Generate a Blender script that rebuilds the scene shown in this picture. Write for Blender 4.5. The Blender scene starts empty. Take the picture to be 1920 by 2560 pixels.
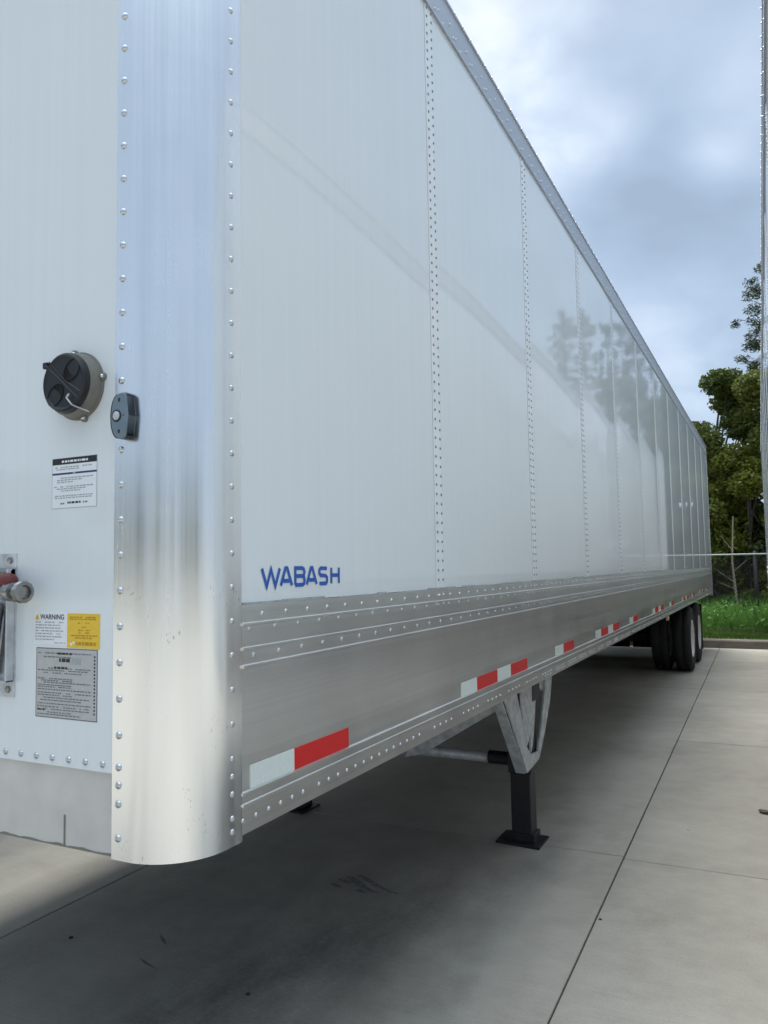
import bpy, math, random
import numpy as np
from mathutils import Vector, Matrix
S = bpy.context.scene
C = bpy.data.collections.new('scene'); S.collection.children.link(C)
random.seed(7); RNG = np.random.default_rng(11)
PI = math.pi

# ------------------------------------------------------------------ camera
cam = bpy.data.cameras.new('camera'); co = bpy.data.objects.new('camera', cam); C.objects.link(co); S.camera = co
R = Vector((0.893249, 0.449259, -0.016495)); U = Vector((0.047388, -0.057606, 0.997214)); F = Vector((-0.447057, 0.891543, 0.072746))
m = Matrix((R, U, -F)).transposed().to_4x4(); m.translation = Vector((1.1456, -1.3035, 1.6867)); co.matrix_world = m
cam.sensor_fit = 'VERTICAL'; cam.sensor_height = 32; cam.lens = 1929.67 / 2560 * 32; cam.clip_start = .05; cam.clip_end = 3000
S.render.resolution_x = 768; S.render.resolution_y = 1024

# ------------------------------------------------------------------ node helpers
def N(nt, t, **kw):
    n = nt.nodes.new(t)
    for k, v in kw.items():
        if k in n.inputs: n.inputs[k].default_value = v
        else: setattr(n, k, v)
    return n
def L(nt, a, b): nt.links.new(a, b)
def mth(nt, op, a, b=None, c=None, clamp=False):
    n = nt.nodes.new('ShaderNodeMath'); n.operation = op; n.use_clamp = clamp
    for i, v in enumerate((a, b, c)):
        if v is None: continue
        if hasattr(v, 'is_output'): L(nt, v, n.inputs[i])
        else: n.inputs[i].default_value = v
    return n.outputs[0]
def ramp(nt, fac, stops):
    n = nt.nodes.new('ShaderNodeValToRGB'); e = n.color_ramp.elements
    while len(e) < len(stops): e.new(.5)
    for s, (p, c) in zip(e, stops): s.position = p; s.color = (*c, 1) if len(c) == 3 else c
    L(nt, fac, n.inputs[0]); return n.outputs[0]
def mixc(nt, fac, a, b, mode='MIX'):
    n = nt.nodes.new('ShaderNodeMix'); n.data_type = 'RGBA'; n.blend_type = mode
    for i, v in ((0, fac), (6, a), (7, b)):
        if hasattr(v, 'is_output'): L(nt, v, n.inputs[i])
        else: n.inputs[i].default_value = v if i == 0 else (*v, 1)
    return n.outputs[2]

# ------------------------------------------------------------------ world: sky with cloud deck
SUN_EL, SUN_AZ = math.radians(56), math.radians(-22)      # azimuth from +Y towards +X
W = bpy.data.worlds.new('World'); S.world = W; W.use_nodes = True
nt = W.node_tree; nt.nodes.clear()
sky = N(nt, 'ShaderNodeTexSky', sky_type='NISHITA', sun_disc=False, sun_elevation=SUN_EL, sun_rotation=SUN_AZ)
tc = N(nt, 'ShaderNodeTexCoord'); sep = N(nt, 'ShaderNodeSeparateXYZ'); L(nt, tc.outputs['Generated'], sep.inputs[0])
zz = mth(nt, 'MAXIMUM', sep.outputs[2], 0.0)
inv = mth(nt, 'DIVIDE', 1.0, mth(nt, 'ADD', zz, .22))
vs = N(nt, 'ShaderNodeVectorMath', operation='SCALE'); L(nt, tc.outputs['Generated'], vs.inputs[0]); L(nt, inv, vs.inputs['Scale'])
mp = N(nt, 'ShaderNodeMapping'); L(nt, vs.outputs[0], mp.inputs[0]); mp.inputs['Location'].default_value = (7.4, 2.9, 0); mp.inputs['Scale'].default_value = (1, .8, .6)
n1 = N(nt, 'ShaderNodeTexNoise', Scale=2.3, Detail=3.5, Roughness=.5, Distortion=.25); L(nt, mp.outputs[0], n1.inputs['Vector'])
n2 = N(nt, 'ShaderNodeTexNoise', Scale=6.0, Detail=4.0, Roughness=.5, Distortion=.2); L(nt, mp.outputs[0], n2.inputs['Vector'])
f = mth(nt, 'ADD', mth(nt, 'MULTIPLY', n1.outputs[0], .50), mth(nt, 'ADD', mth(nt, 'MULTIPLY', n2.outputs[0], .22), .14))
# thin places in the cloud deck where the sun comes through
for d, a, k in [((-.30, .745, .60), .30, 34), ((-.1377, .8635, .4852), .13, 1500), ((-.1933, .8634, .4661), .12, 1100),
                ((-.0367, .8948, .445), .13, 1500), ((.03, .8644, .5025), .06, 420), ((-.107, .9553, .2754), .11, 140), ((-.1, .83, .54), -.05, 60),
                ((-.0752, .9124, .4024), -.09, 120), ((-.06, .945, .33), -.06, 150)]:
    dp = N(nt, 'ShaderNodeVectorMath', operation='DOT_PRODUCT'); L(nt, tc.outputs['Generated'], dp.inputs[0]); dp.inputs[1].default_value = Vector(d).normalized()
    e = mth(nt, 'MULTIPLY', mth(nt, 'EXPONENT', mth(nt, 'MULTIPLY', mth(nt, 'SUBTRACT', dp.outputs['Value'], 1), k)), a)
    e = mth(nt, 'MULTIPLY', e, mth(nt, 'ADD', .35, mth(nt, 'MULTIPLY', n2.outputs[0], 1.3)))
    f = mth(nt, 'ADD', f, e)
cl = ramp(nt, f, [(.36, (.145, .185, .24)), (.46, (.168, .218, .285)), (.56, (.205, .255, .325)), (.68, (.27, .32, .385)), (.84, (.45, .475, .50))])
grad = mth(nt, 'ADD', .92, mth(nt, 'MULTIPLY', mth(nt, 'MAXIMUM', mth(nt, 'SUBTRACT', sep.outputs[2], .60), 0), 8.5))
cs = N(nt, 'ShaderNodeVectorMath', operation='SCALE'); L(nt, cl, cs.inputs[0]); L(nt, mth(nt, 'MULTIPLY', grad, 10.0), cs.inputs['Scale'])
warm = mixc(nt, mth(nt, 'MULTIPLY', mth(nt, 'SUBTRACT', sep.outputs[2], .55, clamp=True), 3.0, clamp=True), (1, 1, 1), (1.12, 1.0, .86))
cw = N(nt, 'ShaderNodeVectorMath', operation='MULTIPLY'); L(nt, cs.outputs[0], cw.inputs[0]); L(nt, warm, cw.inputs[1])
skm = mixc(nt, .94, sky.outputs[0], cw.outputs[0])
bg = N(nt, 'ShaderNodeBackground', Strength=.1); L(nt, skm, bg.inputs[0])
ow = N(nt, 'ShaderNodeOutputWorld'); L(nt, bg.outputs[0], ow.inputs[0])

sd = bpy.data.lights.new('sun', 'SUN'); sd.energy = 1.6; sd.angle = math.radians(28); sd.color = (1, .95, .88)
so = bpy.data.objects.new('sun', sd); C.objects.link(so)
sv = Vector((math.sin(SUN_AZ) * math.cos(SUN_EL), math.cos(SUN_AZ) * math.cos(SUN_EL), math.sin(SUN_EL)))
so.rotation_euler = sv.to_track_quat('Z', 'Y').to_euler()
S.view_settings.view_transform = 'Standard'; S.view_settings.look = 'None'; S.view_settings.exposure = 1.4; S.view_settings.gamma = 1
S.view_settings.use_curve_mapping = False
S.render.engine = 'CYCLES'; S.cycles.max_bounces = 8; S.cycles.diffuse_bounces = 4; S.cycles.glossy_bounces = 5

# ------------------------------------------------------------------ materials
def mat(name):
    M = bpy.data.materials.new(name); M.use_nodes = True; t = M.node_tree
    b = t.nodes['Principled BSDF']; return M, t, b
def pos(t): return N(t, 'ShaderNodeNewGeometry').outputs['Position']
def mapped(t, v, sc, rot=(0, 0, 0)):
    m_ = N(t, 'ShaderNodeMapping'); L(t, v, m_.inputs[0]); m_.inputs['Scale'].default_value = sc; m_.inputs['Rotation'].default_value = rot; return m_.outputs[0]
def noise(t, v, sc, de=4, ro=.55, di=0):
    n = N(t, 'ShaderNodeTexNoise', Scale=sc, Detail=de, Roughness=ro, Distortion=di); L(t, v, n.inputs['Vector']); return n.outputs[0]
def bump(t, b, h, st, dist):
    n = N(t, 'ShaderNodeBump', Strength=st, Distance=dist); L(t, h, n.inputs['Height']); L(t, n.outputs[0], b.inputs['Normal'])

def white_paint():
    M, t, b = mat('white_gloss_paint'); p = pos(t)
    st = noise(t, mapped(t, p, (40, 40, .5)), 1.0, 3)            # faint vertical wash marks
    bl = noise(t, p, 1.1, 3)
    f_ = mth(t, 'ADD', mth(t, 'MULTIPLY', st, .5), mth(t, 'MULTIPLY', bl, .5))
    L(t, ramp(t, f_, [(.3, (.715, .755, .77)), (.7, (.765, .80, .812))]), b.inputs['Base Color'])
    L(t, ramp(t, st, [(.35, (.03,) * 3), (.7, (.065,) * 3)]), b.inputs['Roughness'])
    b.inputs['IOR'].default_value = 1.5
    h = mth(t, 'ADD', mth(t, 'MULTIPLY', noise(t, mapped(t, p, (7, 7, .35)), 1, 2), 1.0), mth(t, 'MULTIPLY', noise(t, mapped(t, p, (45, 45, 2)), 1, 2), .04))
    bump(t, b, h, .3, .0008)
    return M
def alu(name, base, ro, along='z', streak=.07, bumpst=.25):
    M, t, b = mat(name); p = pos(t)
    sc = {'z': (110, 110, .6), 'y': (110, .6, 110)}[along]
    s1 = noise(t, mapped(t, p, sc), 1, 3); s2 = noise(t, mapped(t, p, tuple(v * .12 for v in sc)), 1, 3); bl = noise(t, p, 3.5, 5, .6)
    f_ = mth(t, 'ADD', mth(t, 'MULTIPLY', s1, .3), mth(t, 'ADD', mth(t, 'MULTIPLY', s2, .35), mth(t, 'MULTIPLY', bl, .35)))
    lo = tuple(v * (1 - streak) for v in base); hi = tuple(min(1, v * (1 + streak)) for v in base)
    L(t, ramp(t, f_, [(.35, lo), (.65, hi)]), b.inputs['Base Color'])
    if along == 'z':
        sx = N(t, 'ShaderNodeSeparateXYZ'); L(t, p, sx.inputs[0])
        sp = noise(t, mapped(t, p, (260, 260, 90)), 1, 2); pa = noise(t, p, 7, 2)
        k_ = mth(t, 'MULTIPLY', mth(t, 'GREATER_THAN', sp, .66), mth(t, 'GREATER_THAN', pa, .60))
        k_ = mth(t, 'MULTIPLY', k_, mth(t, 'LESS_THAN', sx.outputs[2], 1.75))
        L(t, mixc(t, mth(t, 'MULTIPLY', k_, .55), b.inputs['Base Color'].links[0].from_socket, (.10, .10, .095)), b.inputs['Base Color'])
    b.inputs['Metallic'].default_value = 1
    L(t, ramp(t, f_, [(.3, (ro - .05,) * 3), (.7, (ro + .09,) * 3)]), b.inputs['Roughness'])
    h = mth(t, 'ADD', mth(t, 'MULTIPLY', s1, .5), mth(t, 'MULTIPLY', s2, 1.0))
    bump(t, b, h, bumpst, .0006)
    return M
def plain(name, col, ro=.5, me=0, var=.12, sc=25, bs=.1, bd=.001):
    M, t, b = mat(name); p = pos(t); n = noise(t, p, sc, 5)
    L(t, ramp(t, n, [(.3, tuple(v * (1 - var) for v in col)), (.7, tuple(min(1, v * (1 + var)) for v in col))]), b.inputs['Base Color'])
    b.inputs['Roughness'].default_value = ro; b.inputs['Metallic'].default_value = me
    if bs: bump(t, b, n, bs, bd)
    return M
def concrete():
    M, t, b = mat('broom_finished_concrete'); p = pos(t)
    sx = N(t, 'ShaderNodeSeparateXYZ'); L(t, p, sx.inputs[0]); X, Y = sx.outputs[0], sx.outputs[1]
    big = noise(t, p, .7, 5, .6); mid = noise(t, p, 5, 6, .65); fine = noise(t, p, 120, 3, .6)
    broom = noise(t, mapped(t, p, (3, 130, 1)), 1, 2)
    f_ = mth(t, 'ADD', mth(t, 'MULTIPLY', big, .42), mth(t, 'ADD', mth(t, 'MULTIPLY', mid, .28), mth(t, 'ADD', mth(t, 'MULTIPLY', fine, .20), mth(t, 'MULTIPLY', broom, .10))))
    col = ramp(t, f_, [(.39, (.30, .28, .238)), (.5, (.40, .378, .328)), (.60, (.475, .452, .398))])
    oi = N(t, 'ShaderNodeObjectInfo'); tint = mth(t, 'ADD', .93, mth(t, 'MULTIPLY', oi.outputs['Random'], .14))
    sc_ = N(t, 'ShaderNodeVectorMath', operation='SCALE'); L(t, col, sc_.inputs[0]); L(t, tint, sc_.inputs['Scale']); col = sc_.outputs[0]
    # tyre rubber and oil tracks, made stronger to paint shade under the trailer
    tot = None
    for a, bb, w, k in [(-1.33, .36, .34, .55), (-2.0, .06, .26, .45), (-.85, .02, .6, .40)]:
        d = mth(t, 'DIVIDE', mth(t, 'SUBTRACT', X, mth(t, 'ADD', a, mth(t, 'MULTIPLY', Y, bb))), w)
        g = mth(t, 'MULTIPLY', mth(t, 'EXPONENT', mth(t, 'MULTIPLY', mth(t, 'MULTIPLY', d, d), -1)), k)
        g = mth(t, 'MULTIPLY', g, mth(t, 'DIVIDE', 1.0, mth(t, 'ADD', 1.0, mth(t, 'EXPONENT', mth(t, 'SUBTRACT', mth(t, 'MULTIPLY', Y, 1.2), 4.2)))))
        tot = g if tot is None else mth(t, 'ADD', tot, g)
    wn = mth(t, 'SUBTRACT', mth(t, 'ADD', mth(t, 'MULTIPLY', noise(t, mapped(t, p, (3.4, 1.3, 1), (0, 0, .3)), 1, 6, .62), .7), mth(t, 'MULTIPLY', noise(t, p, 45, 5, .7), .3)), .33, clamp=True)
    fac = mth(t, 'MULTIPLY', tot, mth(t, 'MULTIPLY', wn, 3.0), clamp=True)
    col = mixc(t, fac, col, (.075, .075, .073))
    sp = N(t, 'ShaderNodeTexVoronoi', Scale=2.3); L(t, p, sp.inputs['Vector'])
    pit = mth(t, 'LESS_THAN', sp.outputs['Distance'], .018)
    col = mixc(t, mth(t, 'MULTIPLY', pit, .7), col, (.03, .03, .03))
    L(t, col, b.inputs['Base Color']); L(t, ramp(t, mid, [(.3, (.62,) * 3), (.7, (.85,) * 3)]), b.inputs['Roughness'])
    h = mth(t, 'ADD', mth(t, 'MULTIPLY', broom, .6), mth(t, 'ADD', mth(t, 'MULTIPLY', fine, .5), mth(t, 'MULTIPLY', mid, .8)))
    bump(t, b, h, .6, .003)
    return M
def leafmat(name, lo, hi, sc=1.3, tr=.25, tip=None):
    M, t, b = mat(name); p = pos(t)
    n = noise(t, p, sc, 3); n2 = noise(t, p, 9, 2)
    f_ = mth(t, 'ADD', mth(t, 'MULTIPLY', n, .6), mth(t, 'MULTIPLY', n2, .4))
    st = [(.33, lo), (.62, hi)] + ([(.72, tip)] if tip else [])
    col = ramp(t, f_, st); L(t, col, b.inputs['Base Color']); b.inputs['Roughness'].default_value = .55; b.inputs['Specular IOR Level'].default_value = .3
    tl = N(t, 'ShaderNodeBsdfTranslucent'); L(t, col, tl.inputs[0]); mx = N(t, 'ShaderNodeMixShader', Fac=tr)
    L(t, b.outputs[0], mx.inputs[1]); L(t, tl.outputs[0], mx.inputs[2]); L(t, mx.outputs[0], t.nodes['Material Output'].inputs[0])
    return M

WHITE = white_paint()
POST = alu('polished_aluminium_corner', (.88, .885, .885), .22, 'z', .05, .10)
RAIL = alu('mill_aluminium_rail', (.78, .79, .785), .30, 'y', .09, .2)
RIVM = plain('rivet_aluminium', (.62, .63, .64), .28, 1, .05, 60, 0)
RIVD = plain('dull_grey_rivet', (.27, .285, .30), .35, .3, .05, 60, 0)
TOPR = alu('dull_aluminium_top_rail', (.52, .53, .55), .42, 'y', .08, .2)
STRIP = plain('white_splice_strip', (.80, .82, .83), .22, 0, .04, 8, 0)
DARKSTEEL = plain('black_painted_steel', (.014, .015, .017), .45, 0, .3, 30, .2)
UNDER = plain('undercoated_steel', (.022, .022, .021), .8, 0, .4, 12, .2)
FLOORW = plain('dark_hardwood_floor', (.03, .022, .015), .8, 0, .3, 6, .1)
GALV = plain('galvanised_bracket', (.56, .58, .60), .5, .35, .25, 22, .25)
APRON = plain('stained_apron_steel', (.60, .585, .56), .42, .25, .10, 7, .15)
RUBBER = plain('tyre_rubber', (.012, .012, .012), .75, 0, .3, 40, .3)
RIMW = plain('white_steel_wheel', (.72, .71, .68), .4, 0, .06, 8, 0)
RED = plain('red_reflective_tape', (.60, .013, .014), .35, 0, .06, 90, 0)
TWHITE = plain('white_reflective_tape', (.68, .73, .70), .35, 0, .05, 90, 0)
BLUE = plain('blue_lettering', (.015, .10, .43), .35, 0, .05, 20, 0)
BLACKP = plain('black_print', (.012, .012, .014), .4, 0, .1, 20, 0)
NAVY = plain('navy_print', (.03, .035, .16), .4, 0, .1, 20, 0)
GREYP = plain('grey_print', (.36, .38, .40), .5, 0, .15, 200, 0)
DGREYP = plain('dark_grey_print', (.16, .165, .17), .5, 0, .15, 200, 0)
STW = plain('white_vinyl', (.80, .82, .84), .3, 0, .02, 10, 0)
STY = plain('yellow_vinyl', (.80, .52, .035), .35, 0, .05, 60, 0)
OCHRE = plain('ochre_print', (.48, .27, .01), .4, 0, .1, 60, 0)
PLATE = plain('etched_plate', (.47, .475, .475), .4, .2, .06, 60, 0)
VOIDM = plain('unlit_hollow_black', (.003, .003, .004), .9, 0, .1, 40, 0)
OLIVE = plain('weathered_olive_plastic', (.19, .18, .155), .5, 0, .12, 40, .15)
BLACKPL = plain('black_moulded_plastic', (.009, .011, .014), .45, 0, .2, 40, .15)
SLATE = plain('blue_grey_plastic', (.15, .20, .24), .32, 0, .08, 40, .05)
LENS = plain('clear_lens', (.5, .53, .56), .12, 0, .05, 40, 0)
STEEL = plain('worn_steel', (.30, .295, .29), .28, 1, .2, 30, .2)
REDBR = plain('red_brown_rubber', (.16, .03, .03), .5, 0, .2, 30, .1)
AMBER = plain('amber_lens', (.55, .36, .24), .3, 0, .05, 30, 0)
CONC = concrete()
SEAL = plain('joint_filler', (.035, .035, .033), .9, 0, .3, 60, .2)
SCUFF = plain('rubber_scuff_mark', (.18, .175, .165), .85, 0, .5, 60, 0)
KERBM = plain('stained_kerb_concrete', (.24, .205, .165), .8, 0, .22, 3.5, .4, .004)
SOIL = plain('grassy_soil', (.045, .06, .02), .95, 0, .4, 3, .6, .02)
GRASSM = leafmat('short_grass_blades', (.05, .10, .015), (.10, .19, .03), 1.2, .3)
WEEDM = leafmat('weed_leaves', (.07, .15, .03), (.16, .33, .07), .9, .35)
LEAFA = leafmat('oak_leaves', (.042, .066, .014), (.150, .185, .036), .8, .32, (.20, .16, .03))
LEAFB = leafmat('mixed_leaves', (.060, .085, .014), (.220, .235, .036), .7, .36, (.28, .17, .03))
LEAFC = leafmat('thicket_leaves', (.026, .040, .012), (.095, .120, .028), .6, .2)
PINEM = leafmat('pine_needles', (.022, .040, .016), (.060, .085, .028), 1.0, .12)
BARK = plain('grey_brown_bark', (.09, .075, .06), .9, 0, .35, 8, .6, .01)
PALEBARK = plain('pale_dead_bark', (.33, .27, .21), .85, 0, .25, 10, .4, .005)
FENCEG = plain('galvanised_fence_rail', (.33, .35, .35), .5, .5, .1, 10, 0)
FENCEB = plain('black_fence_coating', (.018, .019, .02), .5, 0, .1, 10, 0)

# ------------------------------------------------------------------ mesh builder
class MB:
    def __init__(s): s.v = []; s.f = []
    def add(s, v, f):
        o = len(s.v); s.v += [tuple(q) for q in v]; s.f += [tuple(i + o for i in g) for g in f]; return s
    def box(s, a, b):
        (x0, y0, z0), (x1, y1, z1) = a, b
        return s.add([(x0, y0, z0), (x1, y0, z0), (x1, y1, z0), (x0, y1, z0), (x0, y0, z1), (x1, y0, z1), (x1, y1, z1), (x0, y1, z1)],
                     [(0, 3, 2, 1), (4, 5, 6, 7), (0, 1, 5, 4), (1, 2, 6, 5), (2, 3, 7, 6), (3, 0, 4, 7)])
    def prism(s, poly, axis, a, b):
        """poly of 2-D points extruded along axis (0,1,2) from a to b; remaining axes keep their order"""
        n = len(poly)
        def P(q, h):
            l = list(q); l.insert(axis, h); return tuple(l)
        ar = sum(poly[i][0] * poly[(i + 1) % n][1] - poly[(i + 1) % n][0] * poly[i][1] for i in range(n))
        flip = (ar > 0) == (axis != 1)
        v = [P(q, a) for q in poly] + [P(q, b) for q in poly]
        fs = [tuple(range(n)), tuple(range(2 * n - 1, n - 1, -1))] + [(i, i + n, (i + 1) % n + n, (i + 1) % n) for i in range(n)]
        if flip: fs = [g[::-1] for g in fs]
        return s.add(v, fs)
    def tube(s, p, q, r0, r1=None, n=10, caps=True):
        p, q = Vector(p), Vector(q); r1 = r0 if r1 is None else r1; d = (q - p).normalized()
        a = d.orthogonal().normalized(); b = d.cross(a); v = []
        for c, r in ((p, r0), (q, r1)):
            for i in range(n):
                t = 2 * PI * i / n; v.append(c + (a * math.cos(t) + b * math.sin(t)) * r)
        fs = [(i, (i + 1) % n, (i + 1) % n + n, i + n) for i in range(n)]
        if caps: fs += [tuple(range(n - 1, -1, -1)), tuple(range(n, 2 * n))]
        return s.add(v, fs)
    def lathe(s, c, ax, prof, n=24):
        """prof: list of (distance along ax, radius)"""
        c = Vector(c); d = Vector(ax).normalized(); a = d.orthogonal().normalized(); b = d.cross(a); v = []
        for h, r in prof:
            for i in range(n):
                t = 2 * PI * i / n; v.append(c + d * h + (a * math.cos(t) + b * math.sin(t)) * max(r, 1e-5))
        fs = []
        for k in range(len(prof) - 1):
            for i in range(n): fs.append((k * n + i, k * n + (i + 1) % n, (k + 1) * n + (i + 1) % n, (k + 1) * n + i))
        return s.add(v, fs)
MIR = 1; ABS = {}
def mesh(name, mb, material, smooth=False, origin=(0, 0, 0)):
    me = bpy.data.meshes.new(name); ox, oy, oz = origin
    vs_ = [(MIR * x - ox, y - oy, z - oz) for x, y, z in mb.v]
    fs = mb.f if MIR > 0 else [g[::-1] for g in mb.f]
    me.from_pydata(vs_, [], fs); me.materials.append(material)
    if smooth: me.polygons.foreach_set('use_smooth', [True] * len(me.polygons))
    me.update(); return me
def link(name, me, parent=None, at=(0, 0, 0)):
    """at: absolute place of the object's origin in its thing's frame"""
    o = bpy.data.objects.new(name, me); C.objects.link(o); at = Vector(at); ABS[o.name] = at
    if parent is not None: o.parent = parent; o.location = at - ABS[parent.name]
    else: o.location = at
    return o
def obj(name, mb, material, parent=None, smooth=False, at=None, bev=0):
    at = at if at is not None else (0, 0, 0)
    o = link(name, mesh(name, mb, material, smooth, at), parent, at)
    if bev:
        b = o.modifiers.new('bevel', 'BEVEL'); b.width = bev; b.segments = 2; b.limit_method = 'ANGLE'; b.angle_limit = math.radians(40)
    return o
def tag(o, label=None, cat=None, group=None, kind=None):
    for k, v in (('label', label), ('category', cat), ('group', group), ('kind', kind)):
        if v: o[k] = v
    return o
def empty(name, at):
    o = bpy.data.objects.new(name, None); C.objects.link(o); o.location = at; o.empty_display_size = .3; ABS[o.name] = Vector(at); return o

def dome(r, h, axis, n=10):
    mb = MB(); mb.lathe((0, 0, 0), axis, [(-.001, r), (h * .25, r * .97), (h * .65, r * .75), (h * .92, r * .4), (h, 0)], n); return mb

TL = 16.08; SEAM0 = 1.4229; SP = 1.322
SEAMS = [SEAM0 + SP * k for k in range(11)]
RV = {}
def rivet(parent, x, y, z, ax, r=.0105, h=.0055, m_=None):
    key = (ax, round(r, 4), MIR)
    if key not in RV: RV[key] = mesh('rivet', dome(r, h, (1, 0, 0) if ax == 'x' else (0, -1, 0)), m_ or RIVM, True)
    return link('rivet', RV[key], parent, (MIR * x, y, z))
def rivet_mass(parent, pts, ax, r, h, n=6, m_=None):
    d = dome(r, h, (1, 0, 0) if ax == 'x' else (0, -1, 0), n); big = MB(); dv = d.v; df = d.f
    for x, y, z in pts:
        o = len(big.v); big.v += [(a + x, b + y, c + z) for a, b, c in dv]; big.f += [tuple(i + o for i in g) for g in df]
    return tag(obj('rivet_rows', big, m_ or RIVM, parent, True), kind='stuff')

def lerpy(a, b, n): return [a + (b - a) * i / n for i in range(n + 1)]
LOW_GROUPS = [(.208, .468, 6, 0), (.55, 1.226, 14, 0)] + [(1.362 + .295 * k, 1.53 + .295 * k, 4, 0) for k in range(8)]

def build_trailer(mirror, root, near):
    global MIR; MIR = mirror; ABS[root.name] = Vector((-1.3 * mirror, 8, 0))
    # side wall panels, each slightly pillowed
    edges = [.203] + [s - .012 for s in SEAMS] + [TL - .05]
    for k in range(len(edges) - 1):
        y0, y1 = edges[k] + (.001 if k else 0), edges[k + 1] - .001; ny, nz = 14, 18; mb = MB(); z0, z1 = 1.606, 3.9535
        am = .0042 + .0006 * math.sin(k * 2.3 + mirror); ph = random.uniform(0, 6)
        v = []
        for j in range(nz + 1):
            for i in range(ny + 1):
                u_, w_ = i / ny, j / nz
                x = am * math.sin(PI * u_) * (.55 + .45 * math.sin(PI * w_)) + .0004 * math.sin(5 * w_ + ph) * math.sin(PI * u_) - .0004
                v.append((x, y0 + (y1 - y0) * u_, z0 + (z1 - z0) * w_))
        fs = [(j * (ny + 1) + i, j * (ny + 1) + i + 1, (j + 1) * (ny + 1) + i + 1, (j + 1) * (ny + 1) + i) for j in range(nz) for i in range(ny)]
        mb.add(v, fs); o = obj('side_panel', mb, WHITE, root, True)
        # edge returns
        back = MB().box((-.02, y0, z0), (-.003, y1, z1)); obj('panel_core', back, STRIP, o)
    # splice strips over the seams
    for k, s in enumerate(SEAMS):
        st = obj('splice_strip', MB().prism([(-.004, s - .008), (.0016, s - .008), (.0026, s - .004), (.0026, s + .062), (.0012, s + .067), (-.004, s + .067)], 2, 1.607, 3.952), STRIP, root)
        pts = []
        zs = [1.64 + .0365 * i for i in range(64) if 1.64 + .0365 * i < 3.94]
        for z in zs: pts += [(.0026, s + .007, z), (.0026, s + .052, z)]
        if near and k == 0:
            for q in pts: rivet(st, *q, 'x', .0060, .0042, RIVD)
        else: rivet_mass(st, pts, 'x', .0060, .0042, 6, RIVD)
    # corner posts (front right, front left)
    def post_profile(off):
        out = [(-.198, off)]
        for i in range(17):
            a = -PI / 2 + PI / 2 * i / 16; r = .15 - off; out.append((-.15 + r * math.cos(a), .15 + r * math.sin(a)))
        out.append((-off, .205)); return out
    for side in (0, 1):
        outer, inner = post_profile(-.0035), post_profile(.0005)
        poly = outer + inner[::-1]
        if side: poly = [(-2.6 - x, y) for x, y in poly]
        mb = MB(); zs = [1.053, 4.098]
        n = len(poly); mb.prism(poly, 2, *zs)
        po = obj('corner_post', mb, POST, root)
        me = po.data; me.polygons.foreach_set('use_smooth', [abs(q.normal.z) < .5 for q in me.polygons])
        bm_sharp(me)
        if side == 0:
            zz_ = [1.086, 1.116, 1.171, 1.211, 1.251] + [1.33 + .0795 * i for i in range(35)]
            zf = [1.10, 1.174, 1.215, 1.254] + [1.324 + .0805 * i for i in range(34)]
            zf = [z for z in zf if abs(z - 2.045) > .06 or not near]
            if near:
                for z in zz_: rivet(po, .0035, .168, z, 'x', .0075, .0042)
                for z in zf: rivet(po, -.178, -.0035, z, 'y', .0088, .0055)
            else:
                rivet_mass(po, [(.0035, .168, z) for z in zz_], 'x', .0075, .004)
        elif near:
            rivet_mass(po, [(-2.6 + .178, -.0035, 1.1 + .08 * i) for i in range(37)], 'y', .009, .0055)
    # top rail
    mb = MB().prism([(-.03, 3.956), (.0115, 3.953), (.0115, 3.962), (.006, 3.965), (.006, 4.100), (.012, 4.102), (.012, 4.112), (-.06, 4.114), (-.06, 4.10), (-.03, 4.09)], 1, .2, TL)
    tr = obj('top_rail', mb, TOPR, root)
    pts = []; y = .26
    while y < TL - .1:
        pts += [(.006, y, 4.028), (.006, y + .035, 3.988), (.006, y + .07, 4.004), (.006, y + .12, 3.976)]; y += .203
    rivet_mass(tr, pts, 'x', .0068, .0055)
    # the neighbour's roof edge carries its own row
    rivet_mass(tr, [(.012, .3 + .1016 * i, 4.107) for i in range(155)], 'x', .0046, .006)
    # bottom rail: one extrusion with ribs
    P_ = [(-.02, 1.6045), (.004, 1.6045), (.004, 1.562), (.0085, 1.560), (.0085, 1.5555), (.004, 1.553), (.004, 1.504), (.0085, 1.502), (.0085, 1.4975), (.004, 1.495),
          (.004, 1.462), (.010, 1.460), (.010, 1.455), (-.001, 1.451), (-.001, 1.164), (.006, 1.162), (.006, 1.1575), (.0025, 1.155), (.0025, 1.138), (.007, 1.136), (.007, 1.132),
          (.003, 1.129), (.003, 1.067), (-.055, 1.064), (-.055, 1.075), (-.02, 1.08)]
    br = obj('bottom_rail', MB().prism(P_, 1, .2055, TL - .045), RAIL, root)
    # sealant bead, uneven, along the foot of the white panels
    mb = MB(); y = .21
    while y < 10:
        ln = random.uniform(.05, .3); hh = random.uniform(.002, .0065)
        mb.box((-.001, y, 1.6045), (.0045 + random.uniform(0, .001), y + ln, 1.6045 + hh)); y += ln + (random.uniform(.005, .2) if random.random() < .5 else 0)
    tag(obj('sealant_bead', mb, plain_cache('grey_sealant'), br), kind='stuff')
    near_pts, far_pts = [], []
    for a, z, sp_ in ((.288, 1.580, .1045), (.234, 1.5465, .108), (.251, 1.4825, .108)):
        y = a
        while y < TL - .08:
            (near_pts if (near and y < 2.1) else far_pts).append((.004, y, z)); y += sp_
    for s in SEAMS:
        far_pts += [(.004, s + .0, 1.5815), (.004, s + .05, 1.5815), (.004, s - .02, 1.548), (.004, s + .052, 1.548)]
    k = 0; y = .208
    groups = [(.208, 6, .0523), (.55, 14, .0520)]; y = 1.362
    while y < TL - .3: groups.append((y, 4 + 0, .056)); y += .30
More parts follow.
